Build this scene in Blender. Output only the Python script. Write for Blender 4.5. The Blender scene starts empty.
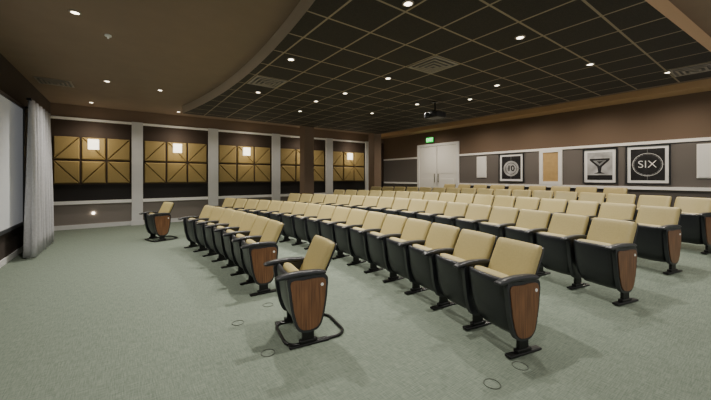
import bpy, bmesh, math, random
from mathutils import Vector, Matrix
random.seed(4)
C=bpy.context.scene.collection
H=1.45; HZ=177.0; F=316.0
BH=3.45; TH=3.24      # smooth ceiling height, tile ceiling height
XD=10.2; YG=11.7; XS=-1.64

def lin(c):
    return tuple(((v/255)/12.92 if v/255<=.04045 else ((v/255+.055)/1.055)**2.4) for v in c)+(1,)
def mat(name,rgb,rough=.6,metal=0,emit=0,noise=0,nscale=20,bump=0,spec=.5):
    m=bpy.data.materials.new(name); m.use_nodes=True
    nt=m.node_tree; b=nt.nodes['Principled BSDF']
    col=lin(rgb)
    b.inputs['Base Color'].default_value=col
    b.inputs['Roughness'].default_value=rough
    b.inputs['Metallic'].default_value=metal
    b.inputs['Specular IOR Level'].default_value=spec
    if emit:
        b.inputs['Emission Color'].default_value=col
        b.inputs['Emission Strength'].default_value=emit
    if noise or bump:
        tc=nt.nodes.new('ShaderNodeTexCoord'); n=nt.nodes.new('ShaderNodeTexNoise')
        n.inputs['Scale'].default_value=nscale; n.inputs['Detail'].default_value=5
        nt.links.new(tc.outputs['Object'],n.inputs['Vector'])
        if noise:
            r=nt.nodes.new('ShaderNodeValToRGB')
            r.color_ramp.elements[0].position=.3; r.color_ramp.elements[1].position=.7
            r.color_ramp.elements[0].color=tuple(v*(1-noise) for v in col[:3])+(1,)
            r.color_ramp.elements[1].color=tuple(min(1,v*(1+noise)) for v in col[:3])+(1,)
            nt.links.new(n.outputs['Fac'],r.inputs['Fac']); nt.links.new(r.outputs['Color'],b.inputs['Base Color'])
        if bump:
            bp=nt.nodes.new('ShaderNodeBump'); bp.inputs['Strength'].default_value=bump; bp.inputs['Distance'].default_value=.01
            nt.links.new(n.outputs['Fac'],bp.inputs['Height']); nt.links.new(bp.outputs['Normal'],b.inputs['Normal'])
    return m
def zone_mat(name,stops,axis=2):
    # constant colour bands by height (painted wall zones)
    m=mat(name,(100,90,80),.75); nt=m.node_tree; b=nt.nodes['Principled BSDF']
    tc=nt.nodes.new('ShaderNodeTexCoord'); s=nt.nodes.new('ShaderNodeSeparateXYZ')
    nt.links.new(tc.outputs['Object'],s.inputs[0])
    d=nt.nodes.new('ShaderNodeMath'); d.operation='DIVIDE'; d.inputs[1].default_value=4
    nt.links.new(s.outputs[axis],d.inputs[0])
    r=nt.nodes.new('ShaderNodeValToRGB'); r.color_ramp.interpolation='CONSTANT'
    e=r.color_ramp.elements
    while len(e)>1: e.remove(e[-1])
    e[0].position=0; e[0].color=lin(stops[0][1])
    for z,c in stops[1:]:
        k=e.new(z/4); k.color=lin(c)
    nt.links.new(d.outputs[0],r.inputs['Fac']); nt.links.new(r.outputs['Color'],b.inputs['Base Color'])
    return m

# ---------- materials ----------
M={}
M['vinyl']=mat('tan_vinyl',(176,161,108),.45,noise=.05,nscale=60,bump=.1)
M['black']=mat('black_plastic',(42,44,48),.32,noise=.1,nscale=80)
M['metal']=mat('black_metal',(20,20,21),.35,metal=.3)
M['ceil']=mat('brown_ceiling_paint',(134,115,98),.85,noise=.04,nscale=3)
M['soffit']=mat('tan_soffit_paint',(186,154,116),.8)
M['fascia']=mat('taupe_fascia',(184,170,152),.7)
M['trimw']=mat('light_grey_trim',(250,249,246),.6)
M['pil']=mat('grey_pilaster_paint',(218,218,218),.7,noise=.03,nscale=5)
M['gold']=mat('gold_fabric',(164,142,90),.8,noise=.12,nscale=120,bump=.2)
M['colm']=mat('column_paint',(126,106,90),.75)
M['screen']=mat('screen_cloth_glow',(206,208,210),.8,emit=.12)  # faint emission added so the cloth looks lit by projection
M['curt']=mat('grey_drape',(186,186,190),.85,noise=.08,nscale=30,bump=.2)
M['white']=mat('white_paint',(246,246,244),.5)
M['door']=mat('door_paint',(252,251,246),.5)
M['lamp']=mat('lamp_glow',(255,240,214),.5,emit=9)
M['sconce']=mat('sconce_glass',(255,244,222),.5,emit=2.6)
M['green']=mat('exit_green',(0,210,70),.5,emit=2.2)
M['chrome']=mat('brushed_metal',(150,148,145),.3,metal=.9)
M['vent']=mat('vent_metal',(150,142,132),.5,metal=.2)
M['art']=mat('print_dark',(26,26,30),.6,noise=.7,nscale=10)
M['artg']=mat('print_grey',(140,142,146),.6,noise=.45,nscale=6)
M['artp']=mat('print_pale',(182,183,185),.6,noise=.35,nscale=5)
M['artl']=mat('print_light',(246,247,248),.6)
M['frost']=mat('tan_panel',(190,160,110),.5,noise=.1,nscale=8)
# wood
w=mat('walnut_laminate',(120,66,36),.4); nt=w.node_tree; b=nt.nodes['Principled BSDF']
tc=nt.nodes.new('ShaderNodeTexCoord'); mp=nt.nodes.new('ShaderNodeMapping'); mp.inputs['Scale'].default_value=(90,90,3)
n=nt.nodes.new('ShaderNodeTexNoise'); n.inputs['Scale'].default_value=1.2; n.inputs['Detail'].default_value=4
r=nt.nodes.new('ShaderNodeValToRGB'); r.color_ramp.elements[0].position=.3; r.color_ramp.elements[1].position=.7
r.color_ramp.elements[0].color=lin((82,54,36)); r.color_ramp.elements[1].color=lin((138,96,64))
nt.links.new(tc.outputs['Object'],mp.inputs[0]); nt.links.new(mp.outputs[0],n.inputs['Vector']); nt.links.new(n.outputs['Fac'],r.inputs['Fac']); nt.links.new(r.outputs['Color'],b.inputs['Base Color'])
M['wood']=w
# carpet
c=mat('woven_carpet',(120,126,104),.95,spec=.15); nt=c.node_tree; b=nt.nodes['Principled BSDF']
tc=nt.nodes.new('ShaderNodeTexCoord')
mp=nt.nodes.new('ShaderNodeMapping'); mp.inputs['Scale'].default_value=(5,60,1)
n=nt.nodes.new('ShaderNodeTexNoise'); n.inputs['Scale'].default_value=2.2; n.inputs['Detail'].default_value=4; n.inputs['Roughness'].default_value=.6
mp2=nt.nodes.new('ShaderNodeMapping'); mp2.inputs['Scale'].default_value=(60,5,1)
n2=nt.nodes.new('ShaderNodeTexNoise'); n2.inputs['Scale'].default_value=2.2; n2.inputs['Detail'].default_value=4; n2.inputs['Roughness'].default_value=.6
ad=nt.nodes.new('ShaderNodeMath'); ad.operation='ADD'
md=nt.nodes.new('ShaderNodeMath'); md.operation='MULTIPLY'; md.inputs[1].default_value=.5
r=nt.nodes.new('ShaderNodeValToRGB'); r.color_ramp.elements[0].position=.36; r.color_ramp.elements[1].position=.64
r.color_ramp.elements[0].color=lin((95,106,95)); r.color_ramp.elements[1].color=lin((128,138,125))
L=nt.links.new
L(tc.outputs['Object'],mp.inputs[0]); L(tc.outputs['Object'],mp2.inputs[0]); L(mp.outputs[0],n.inputs['Vector']); L(mp2.outputs[0],n2.inputs['Vector'])
L(n.outputs['Fac'],ad.inputs[0]); L(n2.outputs['Fac'],ad.inputs[1]); L(ad.outputs[0],md.inputs[0]); L(md.outputs[0],r.inputs['Fac']); L(r.outputs['Color'],b.inputs['Base Color'])
bp=nt.nodes.new('ShaderNodeBump'); bp.inputs['Strength'].default_value=.3; bp.inputs['Distance'].default_value=.005
L(md.outputs[0],bp.inputs['Height']); L(bp.outputs['Normal'],b.inputs['Normal'])
M['carpet']=c
# ceiling tiles
c=mat('dark_ceiling_tiles',(60,48,38),.8); nt=c.node_tree; b=nt.nodes['Principled BSDF']; L=nt.links.new
tc=nt.nodes.new('ShaderNodeTexCoord'); s=nt.nodes.new('ShaderNodeSeparateXYZ'); L(tc.outputs['Object'],s.inputs[0])
ms=[]
for k in (0,1):
    a=nt.nodes.new('ShaderNodeMath'); a.operation='DIVIDE'; a.inputs[1].default_value=.61; L(s.outputs[k],a.inputs[0])
    f=nt.nodes.new('ShaderNodeMath'); f.operation='FRACT'; L(a.outputs[0],f.inputs[0])
    g=nt.nodes.new('ShaderNodeMath'); g.operation='LESS_THAN'; g.inputs[1].default_value=.042; L(f.outputs[0],g.inputs[0]); ms.append(g)
mx=nt.nodes.new('ShaderNodeMath'); mx.operation='MAXIMUM'; L(ms[0].outputs[0],mx.inputs[0]); L(ms[1].outputs[0],mx.inputs[1])
n=nt.nodes.new('ShaderNodeTexNoise'); n.inputs['Scale'].default_value=90; L(tc.outputs['Object'],n.inputs['Vector'])
r=nt.nodes.new('ShaderNodeValToRGB'); r.color_ramp.elements[0].position=.35; r.color_ramp.elements[1].position=.7
r.color_ramp.elements[0].color=lin((36,31,28)); r.color_ramp.elements[1].color=lin((52,45,40)); L(n.outputs['Fac'],r.inputs['Fac'])
mi=nt.nodes.new('ShaderNodeMixRGB'); L(mx.outputs[0],mi.inputs[0]); L(r.outputs['Color'],mi.inputs[1]); mi.inputs[2].default_value=lin((148,134,114))
L(mi.outputs[0],b.inputs['Base Color'])
M['tile']=c

# ---------- mesh helpers ----------
def me_from(bm,name,m,smooth=False):
    bmesh.ops.recalc_face_normals(bm,faces=bm.faces)
    me=bpy.data.meshes.new(name); bm.to_mesh(me); bm.free()
    if m: me.materials.append(M[m] if isinstance(m,str) else m)
    if smooth:
        for p in me.polygons: p.use_smooth=True
    return me
def add_box(bm,x0,x1,y0,y1,z0,z1,bev=0):
    r=bmesh.ops.create_cube(bm,size=1)
    vs=r['verts']
    for v in vs:
        v.co=Vector(((x0+x1)/2+v.co.x*(x1-x0),(y0+y1)/2+v.co.y*(y1-y0),(z0+z1)/2+v.co.z*(z1-z0)))
    if bev:
        es=list({e for v in vs for e in v.link_edges})
        bmesh.ops.bevel(bm,geom=es,offset=bev,segments=2,affect='EDGES',profile=.5)
def boxes(name,lst,m,bev=0):
    bm=bmesh.new()
    for t in lst: add_box(bm,*t,bev)
    return me_from(bm,name,m)
def prism(name,outline,m,plane='XZ',t0=0,t1=.02,bev=0,smooth=False):
    bm=bmesh.new()
    def P(a,b_,t): return (a,t,b_) if plane=='XZ' else ((t,a,b_) if plane=='YZ' else (a,b_,t))
    v0=[bm.verts.new(P(a,b_,t0)) for a,b_ in outline]; v1=[bm.verts.new(P(a,b_,t1)) for a,b_ in outline]
    bm.faces.new(v0); bm.faces.new(v1[::-1]); k=len(outline)
    for i in range(k): bm.faces.new((v0[i],v0[(i+1)%k],v1[(i+1)%k],v1[i]))
    if bev:
        es=[e for e in bm.edges if (e.verts[0] in v0)==(e.verts[1] in v0)]
        bmesh.ops.bevel(bm,geom=es,offset=bev,segments=2,affect='EDGES',profile=.5)
    return me_from(bm,name,m,smooth)
def pillow(name,prof,hw,T,m,nu=12,nv=14,p=7,sag=0):
    # prof: list of (x,z) ; hw(s) half width ; puffed closed slab
    def pt(s):
        f=s*(len(prof)-1); i=min(int(f),len(prof)-2); q=f-i
        p0=prof[max(i-1,0)];p1=prof[i];p2=prof[i+1];p3=prof[min(i+2,len(prof)-1)]
        o=[]
        for k in (0,1):
            a,b_,c_,d=p0[k],p1[k],p2[k],p3[k]
            o.append(.5*((2*b_)+(-a+c_)*q+(2*a-5*b_+4*c_-d)*q*q+(-a+3*b_-3*c_+d)*q**3))
        return Vector((o[0],0,o[1]))
    bm=bmesh.new(); G=[[],[]]
    for j in range(nv+1):
        s=.5-.5*math.cos(math.pi*j/nv); c0=pt(s)
        tg=(pt(min(1,s+.02))-pt(max(0,s-.02))).normalized(); nn=Vector((-tg.z,0,tg.x))
        for side in (0,1):
            row=[]
            for i in range(nu+1):
                a=-math.cos(math.pi*i/nu)
                f=max(0,(1-abs(a)**p)*(1-abs(2*s-1)**p))**.5
                w_=hw(s)
                v=c0+Vector((0,a*w_,0))+nn*((T/2*f)*(1 if side==0 else -1))+Vector((-sag*(a*a),0,0))
                row.append(bm.verts.new(v))
            G[side].append(row)
    for side in (0,1):
        for j in range(nv):
            for i in range(nu):
                bm.faces.new((G[side][j][i],G[side][j][i+1],G[side][j+1][i+1],G[side][j+1][i]))
    bmesh.ops.remove_doubles(bm,verts=bm.verts,dist=1e-4)
    return me_from(bm,name,m,True)
def tube(name,pts,r,m,closed=False,seg=8):
    bm=bmesh.new(); rings=[]; n_=len(pts); pts=[Vector(p) for p in pts]
    for i,p in enumerate(pts):
        a=pts[(i-1)%n_] if closed or i>0 else p; b_=pts[(i+1)%n_] if closed or i<n_-1 else p
        t=(b_-a).normalized(); up=Vector((0,0,1)) if abs(t.z)<.9 else Vector((1,0,0))
        x=t.cross(up).normalized(); y=t.cross(x)
        rings.append([bm.verts.new(p+x*r*math.cos(2*math.pi*k/seg)+y*r*math.sin(2*math.pi*k/seg)) for k in range(seg)])
    rr=range(n_) if closed else range(n_-1)
    for i in rr:
        A,B=rings[i],rings[(i+1)%n_]
        for k in range(seg): bm.faces.new((A[k],A[(k+1)%seg],B[(k+1)%seg],B[k]))
    if not closed: bm.faces.new(rings[0]); bm.faces.new(rings[-1])
    return me_from(bm,name,m,True)
def disc(bm,c,r,h,seg=20,axis='Z',r2=None):
    mt={'Z':Matrix.Identity(4),'X':Matrix.Rotation(math.pi/2,4,'Y'),'Y':Matrix.Rotation(math.pi/2,4,'X')}[axis]
    bmesh.ops.create_cone(bm,cap_ends=True,segments=seg,radius1=r,radius2=r if r2 is None else r2,depth=h,matrix=Matrix.Translation(c)@mt)
def ob(name,me,parent=None,loc=(0,0,0),rot=0,label=None,kind=None,cat=None,group=None):
    o=bpy.data.objects.new(name,me); C.objects.link(o); o.location=loc; o.rotation_euler=(0,0,rot)
    if parent: o.parent=parent
    if label: o['label']=label
    if kind: o['kind']=kind
    if cat: o['category']=cat
    if group: o['group']=group
    return o
def struct(name,lst,m,bev=0): return ob(name,boxes(name,lst,m,bev),kind='structure')
def hf(x): return max(0,(x-2.5)*.05)
def onplane(px,py,z):
    d=(z-H)*F/(HZ-py); xr=(px-355.5)/F*d
    return (.588*d+.809*xr, .809*d-.588*xr)   # world x,y

# ---------- room ----------
Y0=-2.6
bm=bmesh.new()
xs=[XS-.2,2.5,XD+.2]; ys=[Y0,YG+.2]
top=[[bm.verts.new((x,y,hf(x))) for y in ys] for x in xs]; bot=[[bm.verts.new((x,y,-.15)) for y in ys] for x in xs]
for i in range(2):
    bm.faces.new((top[i][0],top[i+1][0],top[i+1][1],top[i][1])); bm.faces.new((bot[i][0],bot[i][1],bot[i+1][1],bot[i+1][0]))
    for j in (0,1): bm.faces.new((top[i][j],top[i+1][j],bot[i+1][j],bot[i][j]))
bm.faces.new((top[0][0],top[0][1],bot[0][1],bot[0][0])); bm.faces.new((top[2][0],top[2][1],bot[2][1],bot[2][0]))
ob('floor',me_from(bm,'floor','carpet'),kind='structure')
M['zg']=zone_mat('panel_wall_paint',[(0,(136,128,122)),(.74,(30,27,27)),(1.22,(66,53,44)),(3.08,(122,102,86))])
M['zd']=zone_mat('door_wall_paint',[(0,(84,80,78)),(1.19,(106,101,98)),(2.27,(108,90,74))])
struct('wall_panelled',[(XS-.2,XD+.2,YG,YG+.2,-.1,BH)],'zg')
struct('wall_door',[(XD,XD+.2,Y0,YG,-.1,BH)],'zd')
M['screenwall']=mat('dark_wall_paint',(60,50,44),.85)
struct('wall_screen',[(XS-.2,XS,Y0,YG,-.1,BH)],'screenwall')
struct('ceiling',[(XS-.2,XD+.2,Y0,YG+.2,BH,BH+.15)],'ceil')
struct('trim_10',[(9.6,XD,Y0,YG,3.31,BH)],'soffit')
# dropped tile ceiling with a curved front edge
TX1=8.45;TY1=10.05
def arcx(y): return 1.72-.022*(y-5.6)**2
ya=1.1
arc=[(arcx(ya+(TY1-ya)*i/40),ya+(TY1-ya)*i/40) for i in range(41)]
outl=arc+[(TX1,TY1),(TX1,.54)]
me=prism('ceiling_tiles',outl,'tile','XY',TH,BH)
me.materials.append(M['fascia']); me.materials.append(M['soffit'])
for p in me.polygons:
    if abs(p.normal.z)<.5: p.material_index=1 if p.normal.x<-.5 else 2
ob('ceiling.001',me,kind='structure')
struct('trim_1',[(XS,9.6,YG-.03,YG,3.03,3.10)],'trimw')
struct('trim_2',[(XS,XD,YG-.06,YG,.69,.78)],'trimw')
struct('trim_3',[(XD-.03,XD,Y0,YG-.03,2.24,2.31)],'trimw')
struct('trim_4',[(XD-.035,XD,Y0,7.36,1.145,1.22),(XD-.035,XD,9.44,YG-.06,1.145,1.22)],'trimw')
struct('baseboard_panelled',[(XS,XD,YG-.02,YG,-.02,.12)],'pil')
struct('baseboard_screen',[(XS,XS+.02,Y0,YG-.02,0,.1)],'pil')
cols=[(.14,.42),(2.26,2.57),(4.50,4.82),(6.87,7.20)]
for i,(a,b_) in enumerate(cols):
    struct('trim_%d'%(5+i),[(a,b_,YG-.14,YG-.061,-.02,3.10),(a-.02,b_+.02,YG-.15,YG-.061,-.02,.14)],'pil')
struct('trim_9',[(9.0,9.3,YG-.14,YG-.061,-.02,3.10)],'pil')

# square free-standing columns
for x,y in ((5.33,10.35),(8.45,10.25)):
    e=ob('column',boxes('column',[(-.19,.19,-.19,.19,-.02,BH-hf(x)),(-.21,.21,-.21,.21,-.02,.14)],'colm',.006),loc=(x,y,hf(x)),
       label='square brown painted structural column beside the panelled wall',cat='column',group='square brown columns')

# ---------- acoustic panels & sconces ----------
def ac_mesh(w_,flip):
    # each square: two bevelled triangular cushions meeting in a diagonal seam
    bm=bmesh.new(); h=w_/2-.014; hh=.318; d=.06
    a=(-h,-hh);b2=(h,-hh);c2=(h,hh);d2=(-h,hh)
    tris=[(a,b2,c2),(a,c2,d2)] if not flip else [(a,b2,d2),(b2,c2,d2)]
    for ti,T in enumerate(tris):
        cx=sum(p[0] for p in T)/3; cz=sum(p[1] for p in T)/3
        P=[(cx+(p[0]-cx)*.95,cz+(p[1]-cz)*.95) for p in T]; Q=[(cx+(p[0]-cx)*.84,cz+(p[1]-cz)*.84) for p in T]
        v0=[bm.verts.new((p[0],0,p[1])) for p in P]; v1=[bm.verts.new((p[0],-d*.55,p[1])) for k,p in enumerate(P)]; v2=[bm.verts.new((p[0],-d,p[1])) for k,p in enumerate(Q)]
        bm.faces.new(v0);bm.faces.new(v2)
        for i in range(3):
            j=(i+1)%3; bm.faces.new((v0[i],v0[j],v1[j],v1[i])); bm.faces.new((v1[i],v1[j],v2[j],v2[i]))
    return me_from(bm,'acoustic_panel','gold')
bays=[(-1.60,.12),(.44,2.24),(2.59,4.48),(4.84,6.85),(7.22,8.98)]
for bi,(a,b_) in enumerate(bays):
    w_=(b_-a)/3
    mm=[ac_mesh(w_,0),ac_mesh(w_,1)]
    for i in range(3):
        for j in range(2):
            ob('acoustic_panel',mm[(i+j+1)%2],loc=(a+w_*(i+.5),YG-.001,1.25+.335*(1+2*j)),
               label='square gold fabric acoustic panel with a diagonal seam',cat='wall panel',group='gold acoustic panels on the wall')
    cx=(a+b_)/2
    e=ob('wall_sconce',None,loc=(cx,YG-.06,2.37),label='square frosted glass wall sconce glowing warm',cat='wall lamp',group='sconces between gold panels')
    ob('back_plate',boxes('back_plate',[(-.08,.08,-.03,0.01,-.1,.1)],'chrome'),e)
    ob('lamp_shade',boxes('lamp_shade',[(-.12,.12,-.12,-.03,-.14,.14)],'sconce',.004),e)
    for dz in (-.3,.3):
        l=bpy.data.lights.new('sconce_light','POINT'); l.energy=3; l.color=(1,.84,.6); l.shadow_soft_size=.03
        o=bpy.data.objects.new('sconce_light',l); C.objects.link(o); o.parent=e; o.location=(0,-.3,dz)

bm=bmesh.new(); disc(bm,(0,-.02,0),.035,.04,axis='Y')
ob('step_light',me_from(bm,'step_light','lamp'),loc=(-.75,YG,.42),label='small round lit step light low on the wall',cat='wall lamp')

# ---------- screen & curtain ----------
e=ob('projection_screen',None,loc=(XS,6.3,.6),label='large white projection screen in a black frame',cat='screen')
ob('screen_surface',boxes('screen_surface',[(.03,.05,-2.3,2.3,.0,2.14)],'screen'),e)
ob('screen_frame',boxes('screen_frame',[(.0,.07,-2.36,-2.3,-.06,2.2),(.0,.07,2.3,2.36,-.06,2.2),(.0,.07,-2.3,2.3,-.06,0),(.0,.07,-2.3,2.3,2.14,2.2)],'black'),e)
bm=bmesh.new(); N=150; rows=10; G=[]
for j in range(rows+1):
    t=j/rows; row=[]
    for i in range(N+1):
        u=i/N; y=7.85+1.7*u; amp=.045+.035*t
        x=-1.37+amp*math.sin(u*2*math.pi*12+.6*math.sin(u*9))+.02*math.sin(u*40+t*2)
        row.append(bm.verts.new((x,y+.02*math.sin(t*3+u*20),.03+2.77*(1-t))))
    G.append(row)
for j in range(rows):
    for i in range(N): bm.faces.new((G[j][i],G[j][i+1],G[j+1][i+1],G[j+1][i]))
for v in bm.verts: v.co-=Vector((-1.37,8.7,0))
e=ob('curtain',None,loc=(-1.37,8.7,0),label='floor-length pleated pale grey curtain beside the screen',cat='curtain')
me=me_from(bm,'drape','curt',True); o=ob('drape',me,e); so=o.modifiers.new('s','SOLIDIFY'); so.thickness=.006
ob('curtain_rail',boxes('curtain_rail',[(-.03,.03,-.9,.9,2.79,2.83),(-.27,-.03,.1,.14,2.8,2.83),(-.27,-.03,.81,.85,2.8,2.83)],'metal'),e)

# ---------- door wall furnishings ----------
def text_mesh(s,size,m,ext=.002,off=0):
    cu=bpy.data.curves.new('t','FONT'); cu.body=s; cu.size=size; cu.align_x='CENTER'; cu.align_y='CENTER'; cu.extrude=ext; cu.offset=off
    o=bpy.data.objects.new('t',cu); C.objects.link(o); bpy.context.view_layer.update()
    dg=bpy.context.evaluated_depsgraph_get(); me=bpy.data.meshes.new_from_object(o.evaluated_get(dg)); bpy.data.objects.remove(o)
    me.materials.clear(); me.materials.append(M[m])
    me.transform(Matrix(((0,0,-1,0),(-1,0,0,0),(0,1,0,0),(0,0,0,1))))
    return me
dz=hf(XD)
e=ob('door_1',None,loc=(XD,8.4,dz),kind='structure')
ob('door_frame',boxes('door_frame',[(-.06,0,-1.04,-.94,0,2.42),(-.06,0,.94,1.04,0,2.42),(-.06,0,-.94,.94,2.32,2.42)],'white'),e)
for s in (-1,1):
    y0,y1=(.01,.93) if s>0 else (-.93,-.01)
    d=ob('door_leaf',boxes('door_leaf',[(-.035,0,y0,y1,.01,2.31)]+[(-.045,-.035,y0+.12,y1-.12,z0,z1) for z0,z1 in ((.2,1.0),(1.2,2.15))],'door',.004),e)
    ob('door_handle',boxes('door_handle',[(-.085,-.07,s*.09-.012,s*.09+.012,.85,1.2),(-.07,-.035,s*.09-.01,s*.09+.01,.87,.89),(-.07,-.035,s*.09-.01,s*.09+.01,1.16,1.18)],'chrome'),d)
e=ob('exit_sign',None,loc=(XD,8.75,2.98),label='green illuminated exit sign above the double doors',cat='exit sign')
ob('sign_body',boxes('sign_body',[(-.06,0,-.2,.2,-.11,.11)],'black',.005),e)
ob('sign_face',boxes('sign_face',[(-.064,-.06,-.185,.185,-.095,.095)],'green'),e)
M['exitw']=mat('exit_letter_white',(235,255,240),.5,emit=1.5)
ob('lettering',text_mesh('EXIT',.17,'exitw'),e,loc=(-.067,0,0))
def frame(y0,y1,z0,z1,label,fm='black',matm='artl',artm='art',fw=.035,mw=.07,name='framed_poster'):
    yc,zc=(y0+y1)/2,(z0+z1)/2; a=(y1-y0)/2; h=(z1-z0)/2
    e=ob(name,None,loc=(XD,yc,zc),label=label,cat='picture',group=None)
    ob('frame',boxes('frame',[(-.04,0,-a,-a+fw,-h,h),(-.04,0,a-fw,a,-h,h),(-.04,0,-a+fw,a-fw,-h,-h+fw),(-.04,0,-a+fw,a-fw,h-fw,h)],fm),e)
    ob('mat_board',boxes('mat_board',[(-.02,0,-a+fw,a-fw,-h+fw,h-fw)],matm),e)
    a2=a-fw-mw; h2=h-fw-mw
    ob('artwork',boxes('artwork',[(-.024,-.02,-a2,a2,-h2,h2)],artm),e)
    return e,a2,h2
def ring(r0,r1,m,seg=48,cy=0,cz=0,x=-.027):
    bm=bmesh.new(); A=[];B=[]
    for k in range(seg):
        t=2*math.pi*k/seg; A.append(bm.verts.new((x,cy+r0*math.cos(t),cz+r0*math.sin(t)))); B.append(bm.verts.new((x,cy+r1*math.cos(t),cz+r1*math.sin(t))))
    for k in range(seg): bm.faces.new((A[k],A[(k+1)%seg],B[(k+1)%seg],B[k]))
    return bm
e,a2,h2=frame(1.62,2.44,1.27,2.23,'black framed film countdown poster reading SIX in a circle',mw=.065)
bm=ring(.268,.277,None)
ob('circle_mark',me_from(bm,'circle_mark','artl'),e)
# toothed sprocket ring inside the circle (one continuous outline)
bm=bmesh.new(); A=[];B=[]
for k in range(96):
    t=2*math.pi*k/96; ro=.258 if (k//2)%2 else .248
    A.append(bm.verts.new((-.0272,.244*math.cos(t),.244*math.sin(t)))); B.append(bm.verts.new((-.0272,ro*math.cos(t),ro*math.sin(t))))
for k in range(96): bm.faces.new((A[k],A[(k+1)%96],B[(k+1)%96],B[k]))
ob('sprocket_ring',me_from(bm,'sprocket_ring','artg'),e)
ob('cross_lines',boxes('cross_lines',[(-.026,-.024,-a2,a2,-.003,.003),(-.026,-.024,-.003,.003,-h2,h2)],'artg'),e)
bm=bmesh.new(); disc(bm,(-.0265,0,0),.235,.002,32,'X'); ob('centre_disc',me_from(bm,'centre_disc','art'),e)
ob('lettering',text_mesh('SIX',.25,'artl',off=-.003),e,loc=(-.031,0,0))
e,a2,h2=frame(2.60,3.36,1.27,2.21,'black framed monochrome poster of a funnel shape in dark lines',artm='artp')
ob('dark_field',boxes('dark_field',[(-.026,-.024,-a2,a2,-h2,-.24)],'art'),e)
ob('funnel_drawing',prism('funnel_drawing',[(-.22,.2),(.22,.2),(.22,.16),(.05,-.02),(.03,-.16),(.13,-.2),(-.13,-.2),(-.03,-.16),(-.05,-.02),(-.22,.16)],'art','YZ',-.029,-.026),e)
ob('funnel_highlight',prism('funnel_highlight',[(-.15,.15),(.15,.15),(.0,.0)],'artg','YZ',-.031,-.029),e)
ob('funnel_core',prism('funnel_core',[(-.08,.13),(.06,.13),(.0,.06)],'art','YZ',-.033,-.031),e)
e,a2,h2=frame(4.95,5.78,1.28,2.23,'black framed dark film countdown poster with circles',artm='art',fm='black',mw=.07)
bm=bmesh.new(); disc(bm,(-.0255,0,-.03),.25,.002,40,'X'); ob('pale_disc',me_from(bm,'pale_disc','artp'),e)
bm=ring(.175,.19,None,40,.0,-.03,-.028); ob('circle_mark',me_from(bm,'circle_mark','art'),e)
ob('cross_lines',boxes('cross_lines',[(-.0285,-.0275,-a2,a2,-.035,-.025),(-.0285,-.0275,-.005,.005,-h2,h2)],'artg'),e)
ob('lettering',text_mesh('10',.25,'art',off=.008),e,loc=(-.032,0,-.03))
e=ob('window_1',None,loc=(XD,4.18,1.22),kind='structure')
ob('window_frame',boxes('window_frame',[(-.04,0,-.31,-.21,0,1.06),(-.04,0,.21,.31,0,1.06),(-.04,0,-.21,.21,0,.1),(-.04,0,-.21,.21,.96,1.06)],'white'),e)
ob('window_pane',boxes('window_pane',[(-.015,0,-.21,.21,.1,.96)],'frost'),e)
for y in (6.43,.88):
    e=ob('wall_speaker',None,loc=(XD,y,1.8),label='white rectangular in-wall speaker panel',cat='speaker',group='white wall speakers')
    w_=.17 if y>2 else .32
    ob('speaker_grille',boxes('speaker_grille',[(-.03,0,-w_,w_,-.36,.36)],'white',.008),e)
    ob('speaker_rim',boxes('speaker_rim',[(-.02,0,-w_-.015,w_+.015,-.375,-.36),(-.02,0,-w_-.015,w_+.015,.36,.375),(-.02,0,-w_-.015,-w_,-.36,.36),(-.02,0,w_,w_+.015,-.36,.36)],'trimw'),e)

# ---------- ceiling fixtures ----------
bm=bmesh.new(); seg=24
A=[];B=[];D=[]
for k in range(seg):
    t=2*math.pi*k/seg;c_,s_=math.cos(t),math.sin(t)
    A.append(bm.verts.new((.042*c_,.042*s_,-.012)));B.append(bm.verts.new((.062*c_,.062*s_,-.008)));D.append(bm.verts.new((.062*c_,.062*s_,0)))
for k in range(seg):
    j=(k+1)%seg; bm.faces.new((A[k],A[j],B[j],B[k])); bm.faces.new((B[k],B[j],D[j],D[k]))
dl_rim=me_from(bm,'rim','vent')
bm=bmesh.new(); disc(bm,(0,0,-.005),.042,.008,20); dl_lens=me_from(bm,'lens','lamp')
def downlight(x,y,z,en,tile,ang=125,bl=.8,col=(1,.94,.84)):
    e=ob('downlight',None,loc=(x,y,z),label='small round recessed downlight, lit, in the '+('dark tiled ceiling' if tile else 'smooth brown ceiling'),cat='ceiling light',group='recessed ceiling downlights')
    ob('rim',dl_rim,e); ob('lens',dl_lens,e)
    l=bpy.data.lights.new('downlight_lamp','SPOT'); l.energy=en; l.color=col; l.spot_size=math.radians(ang); l.spot_blend=bl; l.shadow_soft_size=.04
    o=bpy.data.objects.new('downlight_lamp',l); C.objects.link(o); o.parent=e; o.location=(0,0,-.03)
for px,py in ((75,12),(107,81),(160,90)):
    x,y=onplane(px,py,BH)
    downlight(x,y,BH,300 if py<20 else 210,False)
downlight(-.4,.6,BH,320,False)  # unseen downlight added above the camera to light the foreground
for x,y in ((3.2,-1.2),(6.3,-1.0)):  # unseen downlights added behind the camera as fill light
    downlight(x,y,BH,90,False)
for px,py in ((291,59),(408,3),(520,37),(590,64),(388,78),(258,92),(316,101),(497,85),(345,93),(470,99),(417,104),(668,72),(372,113),(300,111)):
    x,y=onplane(px,py,TH)
    if x<TX1 and y<TY1: downlight(x,y,TH,330 if px in (291,) else (180 if px!=408 else 200),True,125)
for x,y in ((9.05,1.4),(9.05,3.0),(9.05,4.6),(9.05,6.2),(9.05,8.4)):
    downlight(x,y,BH,140,False,160,1,(1,.87,.7))
for x,y in ((-.75,11.0),(1.3,11.0),(3.5,11.0),(5.8,11.0),(8.2,11.0)):
    downlight(x,y,BH,65,False,130,.9,(1,.9,.76))
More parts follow.
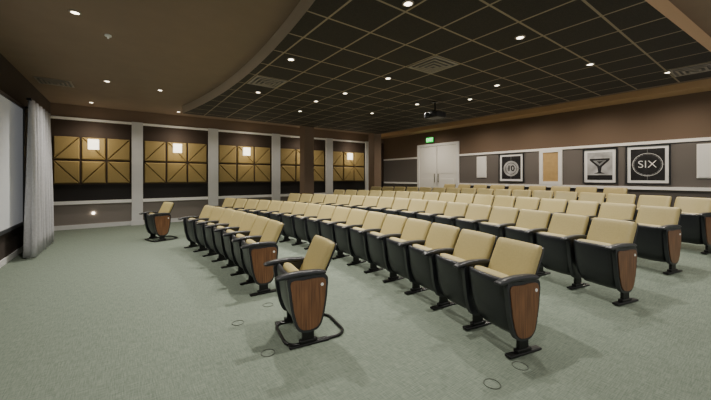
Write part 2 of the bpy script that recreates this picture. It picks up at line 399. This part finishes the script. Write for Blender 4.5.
def diffuser(x,y,z):
    bm=bmesh.new()
    for k in range(4):
        a=.28-k*.07; b_=a-.03; zz=-.004-.008*k
        for t in ((-a,a,-a,-b_),(-a,a,b_,a),(-a,-b_,-b_,b_),(b_,a,-b_,b_)): add_box(bm,*t,zz-.008,zz+.001 if k else 0)
    e=ob('air_diffuser',me_from(bm,'air_diffuser','vent'),loc=(x,y,z),label='square louvred metal air diffuser set in the ceiling',cat='air vent',group='square ceiling air diffusers')
    ob('duct_throat',boxes('duct_throat',[(-.27,.27,-.27,.27,-.003,0)],'black'),e,label='dark opening behind the louvres')
for px,py in ((443,61),(257,77),(683,74)):
    x,y=onplane(px,py,TH); x=(math.floor(x/.61)+.52)*.61; y=(math.floor(y/.61)+.52)*.61
    diffuser(x,y,TH)
for px,py in ((55,82),):
    x,y=onplane(px,py,BH); diffuser(x,y,BH)
bm=bmesh.new(); disc(bm,(0,0,-.01),.04,.02,16); disc(bm,(0,0,-.035),.012,.03,12)
x,y=onplane(108,35,BH); ob('fire_sprinkler',me_from(bm,'fire_sprinkler','white'),loc=(x,y,BH),label='small white ceiling sprinkler head',cat='sprinkler')
# projector
x,y=onplane(435,102,TH)
e=ob('projector',None,loc=(x,y,TH),label='dark video projector hanging from the tiled ceiling',cat='projector')
bm=bmesh.new(); disc(bm,(0,0,-.01),.08,.02); disc(bm,(0,0,-.12),.022,.22,12); add_box(bm,-.12,.12,-.1,.1,-.25,-.22)
ob('ceiling_mount',me_from(bm,'ceiling_mount','metal'),e)
ob('projector_body',boxes('projector_body',[(-.17,.17,-.2,.2,-.39,-.25)],mat('projector_case',(40,40,44),.4),.03),e)
bm=bmesh.new(); disc(bm,(-.19,.05,-.32),.05,.07,20,'X'); ob('lens',me_from(bm,'lens','black'),e)

# round floor fixings in the open wheelchair bays
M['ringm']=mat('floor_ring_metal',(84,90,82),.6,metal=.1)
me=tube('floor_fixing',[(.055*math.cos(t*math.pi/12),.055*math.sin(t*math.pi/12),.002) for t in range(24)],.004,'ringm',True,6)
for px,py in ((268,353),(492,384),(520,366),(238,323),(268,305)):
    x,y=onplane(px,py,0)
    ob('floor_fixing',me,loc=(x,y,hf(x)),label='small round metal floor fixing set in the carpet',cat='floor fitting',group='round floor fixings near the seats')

# ---------- theatre chairs ----------
T={}
T['backrest']=pillow('backrest',[(.05,.40),(.12,.55),(.19,.70),(.26,.85)],lambda s:.236*(1-.05*abs(2*s-1)**10)*(1-.02*s),.075,'vinyl',sag=.02,p=11,nu=14,nv=16)
T['back_shell']=pillow('back_shell',[(.09,.28),(.16,.55),(.228,.70),(.292,.838)],lambda s:.237*(1-.07*abs(2*s-1)**10)*(1-.02*s),.03,'black',sag=.02)
T['seat_cushion']=pillow('seat_cushion',[(.02,.27),(-.015,.40),(-.055,.52),(-.10,.61)],lambda s:.212*(1-.08*abs(2*s-1)**6),.10,'vinyl')
T['seat_shell']=pillow('seat_shell',[(.05,.125),(-.06,.17),(-.125,.31),(-.15,.47),(-.175,.61)],lambda s:(.185+.03*min(1,s*1.8))*(1-.05*abs(2*s-1)**6),.06,'black',sag=-.02,p=9)
def smooth_outline(pts,n=5):
    o=[];k=len(pts)
    for i in range(k):
        p0,p1,p2,p3=pts[i-1],pts[i],pts[(i+1)%k],pts[(i+2)%k]
        for q in range(n):
            t=q/n
            o.append(tuple(.5*((2*p1[j])+(-p0[j]+p2[j])*t+(2*p0[j]-5*p1[j]+4*p2[j]-p3[j])*t*t+(-p0[j]+3*p1[j]-3*p2[j]+p3[j])*t**3) for j in (0,1)))
    return o
sh=[(-.19,.59),(-.06,.595),(.15,.59),(.165,.46),(.14,.28),(.10,.15),(.04,.115),(-.03,.112),(-.09,.13),(-.13,.19),(-.165,.32),(-.185,.47)]
sho=smooth_outline(sh)
T['side_frame']=prism('side_frame',sho,'black','XZ',-.02,.02,.006)
cx,cz=-.005,.37
T['side_panel']=prism('side_panel',[(cx+(a-cx)*.86,cz+(b_-cz)*.89-.004) for a,b_ in sho],'wood','XZ',-.028,-.018,.003)
T['armrest']=pillow('armrest',[(-.29,.603),(-.14,.62),(.0,.62),(.15,.61)],lambda s:.033,.044,'black',nu=8,nv=12,p=6)
bm=bmesh.new(); add_box(bm,-.065,.04,-.016,.016,.02,.14,.005); add_box(bm,-.18,.18,-.03,.03,0,.022,.008); add_box(bm,-.09,.07,-.024,.024,.02,.05,.008)
T['leg']=me_from(bm,'leg','metal')
bm=bmesh.new(); disc(bm,(.11,-.03,.51),.014,.004,16,'Y'); T['number_plate']=me_from(bm,'number_plate','white')
def rr(x0,x1,y0,y1,r,z):
    o=[]
    for cx_,cy_,a0 in ((x1-r,y1-r,0),(x0+r,y1-r,90),(x0+r,y0+r,180),(x1-r,y0+r,270)):
        for k in range(7):
            t=math.radians(a0+k*15); o.append((cx_+r*math.cos(t),cy_+r*math.sin(t),z))
    return o
T['floor_loop']=tube('floor_loop',rr(-.19,.36,-.25,.25,.12,.014),.014,'metal',True)
GR='folding theatre chairs in curved rows'
def chair(x,y,th,endn,endp,single=False):
    z=hf(x)
    if single: lab='freestanding tan theatre chair, wood sides, tubular floor base'
    elif endn or endp: lab='aisle-end tan theatre chair, black seat shell, wood side panel'
    else: lab='folding theatre chair with tan vinyl back and black raised seat'
    e=ob('theatre_chair',None,loc=(x,y,z),rot=th,label=lab,cat='chair',group=GR)
    for n_ in ('backrest','back_shell','seat_cushion','seat_shell'): ob(n_,T[n_],e)
    sides=[-1]+([1] if endp or single else [])
    for s in sides:
        f=ob('side_frame',T['side_frame'],e,loc=(0,s*.243,0))
        ob('armrest',T['armrest'],e,loc=(0,s*.243,0))
        ob('leg',T['leg'],e,loc=(0,s*.243,0))
        if (s<0 and (endn or single)) or (s>0 and (endp or single)):
            p=ob('side_panel',T['side_panel'],f,label='walnut laminate side panel')
            if s>0: p.scale=(1,-1,1)
            q=ob('number_plate',T['number_plate'],f)
            if s>0: q.scale=(1,-1,1)
    if single: ob('floor_loop',T['floor_loop'],e)
K=.04; UC=4.6
def row(v0,us,k=K,ends=None,single=()):
    for i,u in enumerate(us):
        x=v0-k*(u-UC)**2; th=math.atan(2*k*(u-UC))
        chair(x,u,th,i==0 and not single,i==len(us)-1,u in single)
P=.485
row(1.47,[2.70],single=(2.70,))
row(1.42,[4.10+.49*i for i in range(7)])
row(1.24,[8.6],single=(8.6,))
row(3.07,[1.52+P*i for i in range(17)])
row(4.86,[1.28+P*i for i in range(17)])
row(6.38,[1.16+.49*i for i in range(17)],k=.035)
row(7.9,[1.0+.5*i for i in range(17)],k=.03)
row(9.4,[2.5+.6*i for i in range(9)],k=.008)

# ---------- world, camera ----------
w=bpy.data.worlds.new('World'); bpy.context.scene.world=w; w.use_nodes=True
w.node_tree.nodes['Background'].inputs[0].default_value=(1,.96,.9,1); w.node_tree.nodes['Background'].inputs[1].default_value=.9
cam=bpy.data.cameras.new('camera'); cam.sensor_width=36; cam.lens=16; cam.shift_y=-23/711; cam.clip_start=.02
co=bpy.data.objects.new('camera',cam); C.objects.link(co); co.location=(0,0,H); co.rotation_euler=(math.radians(90),0,math.radians(-36))
bpy.context.scene.camera=co
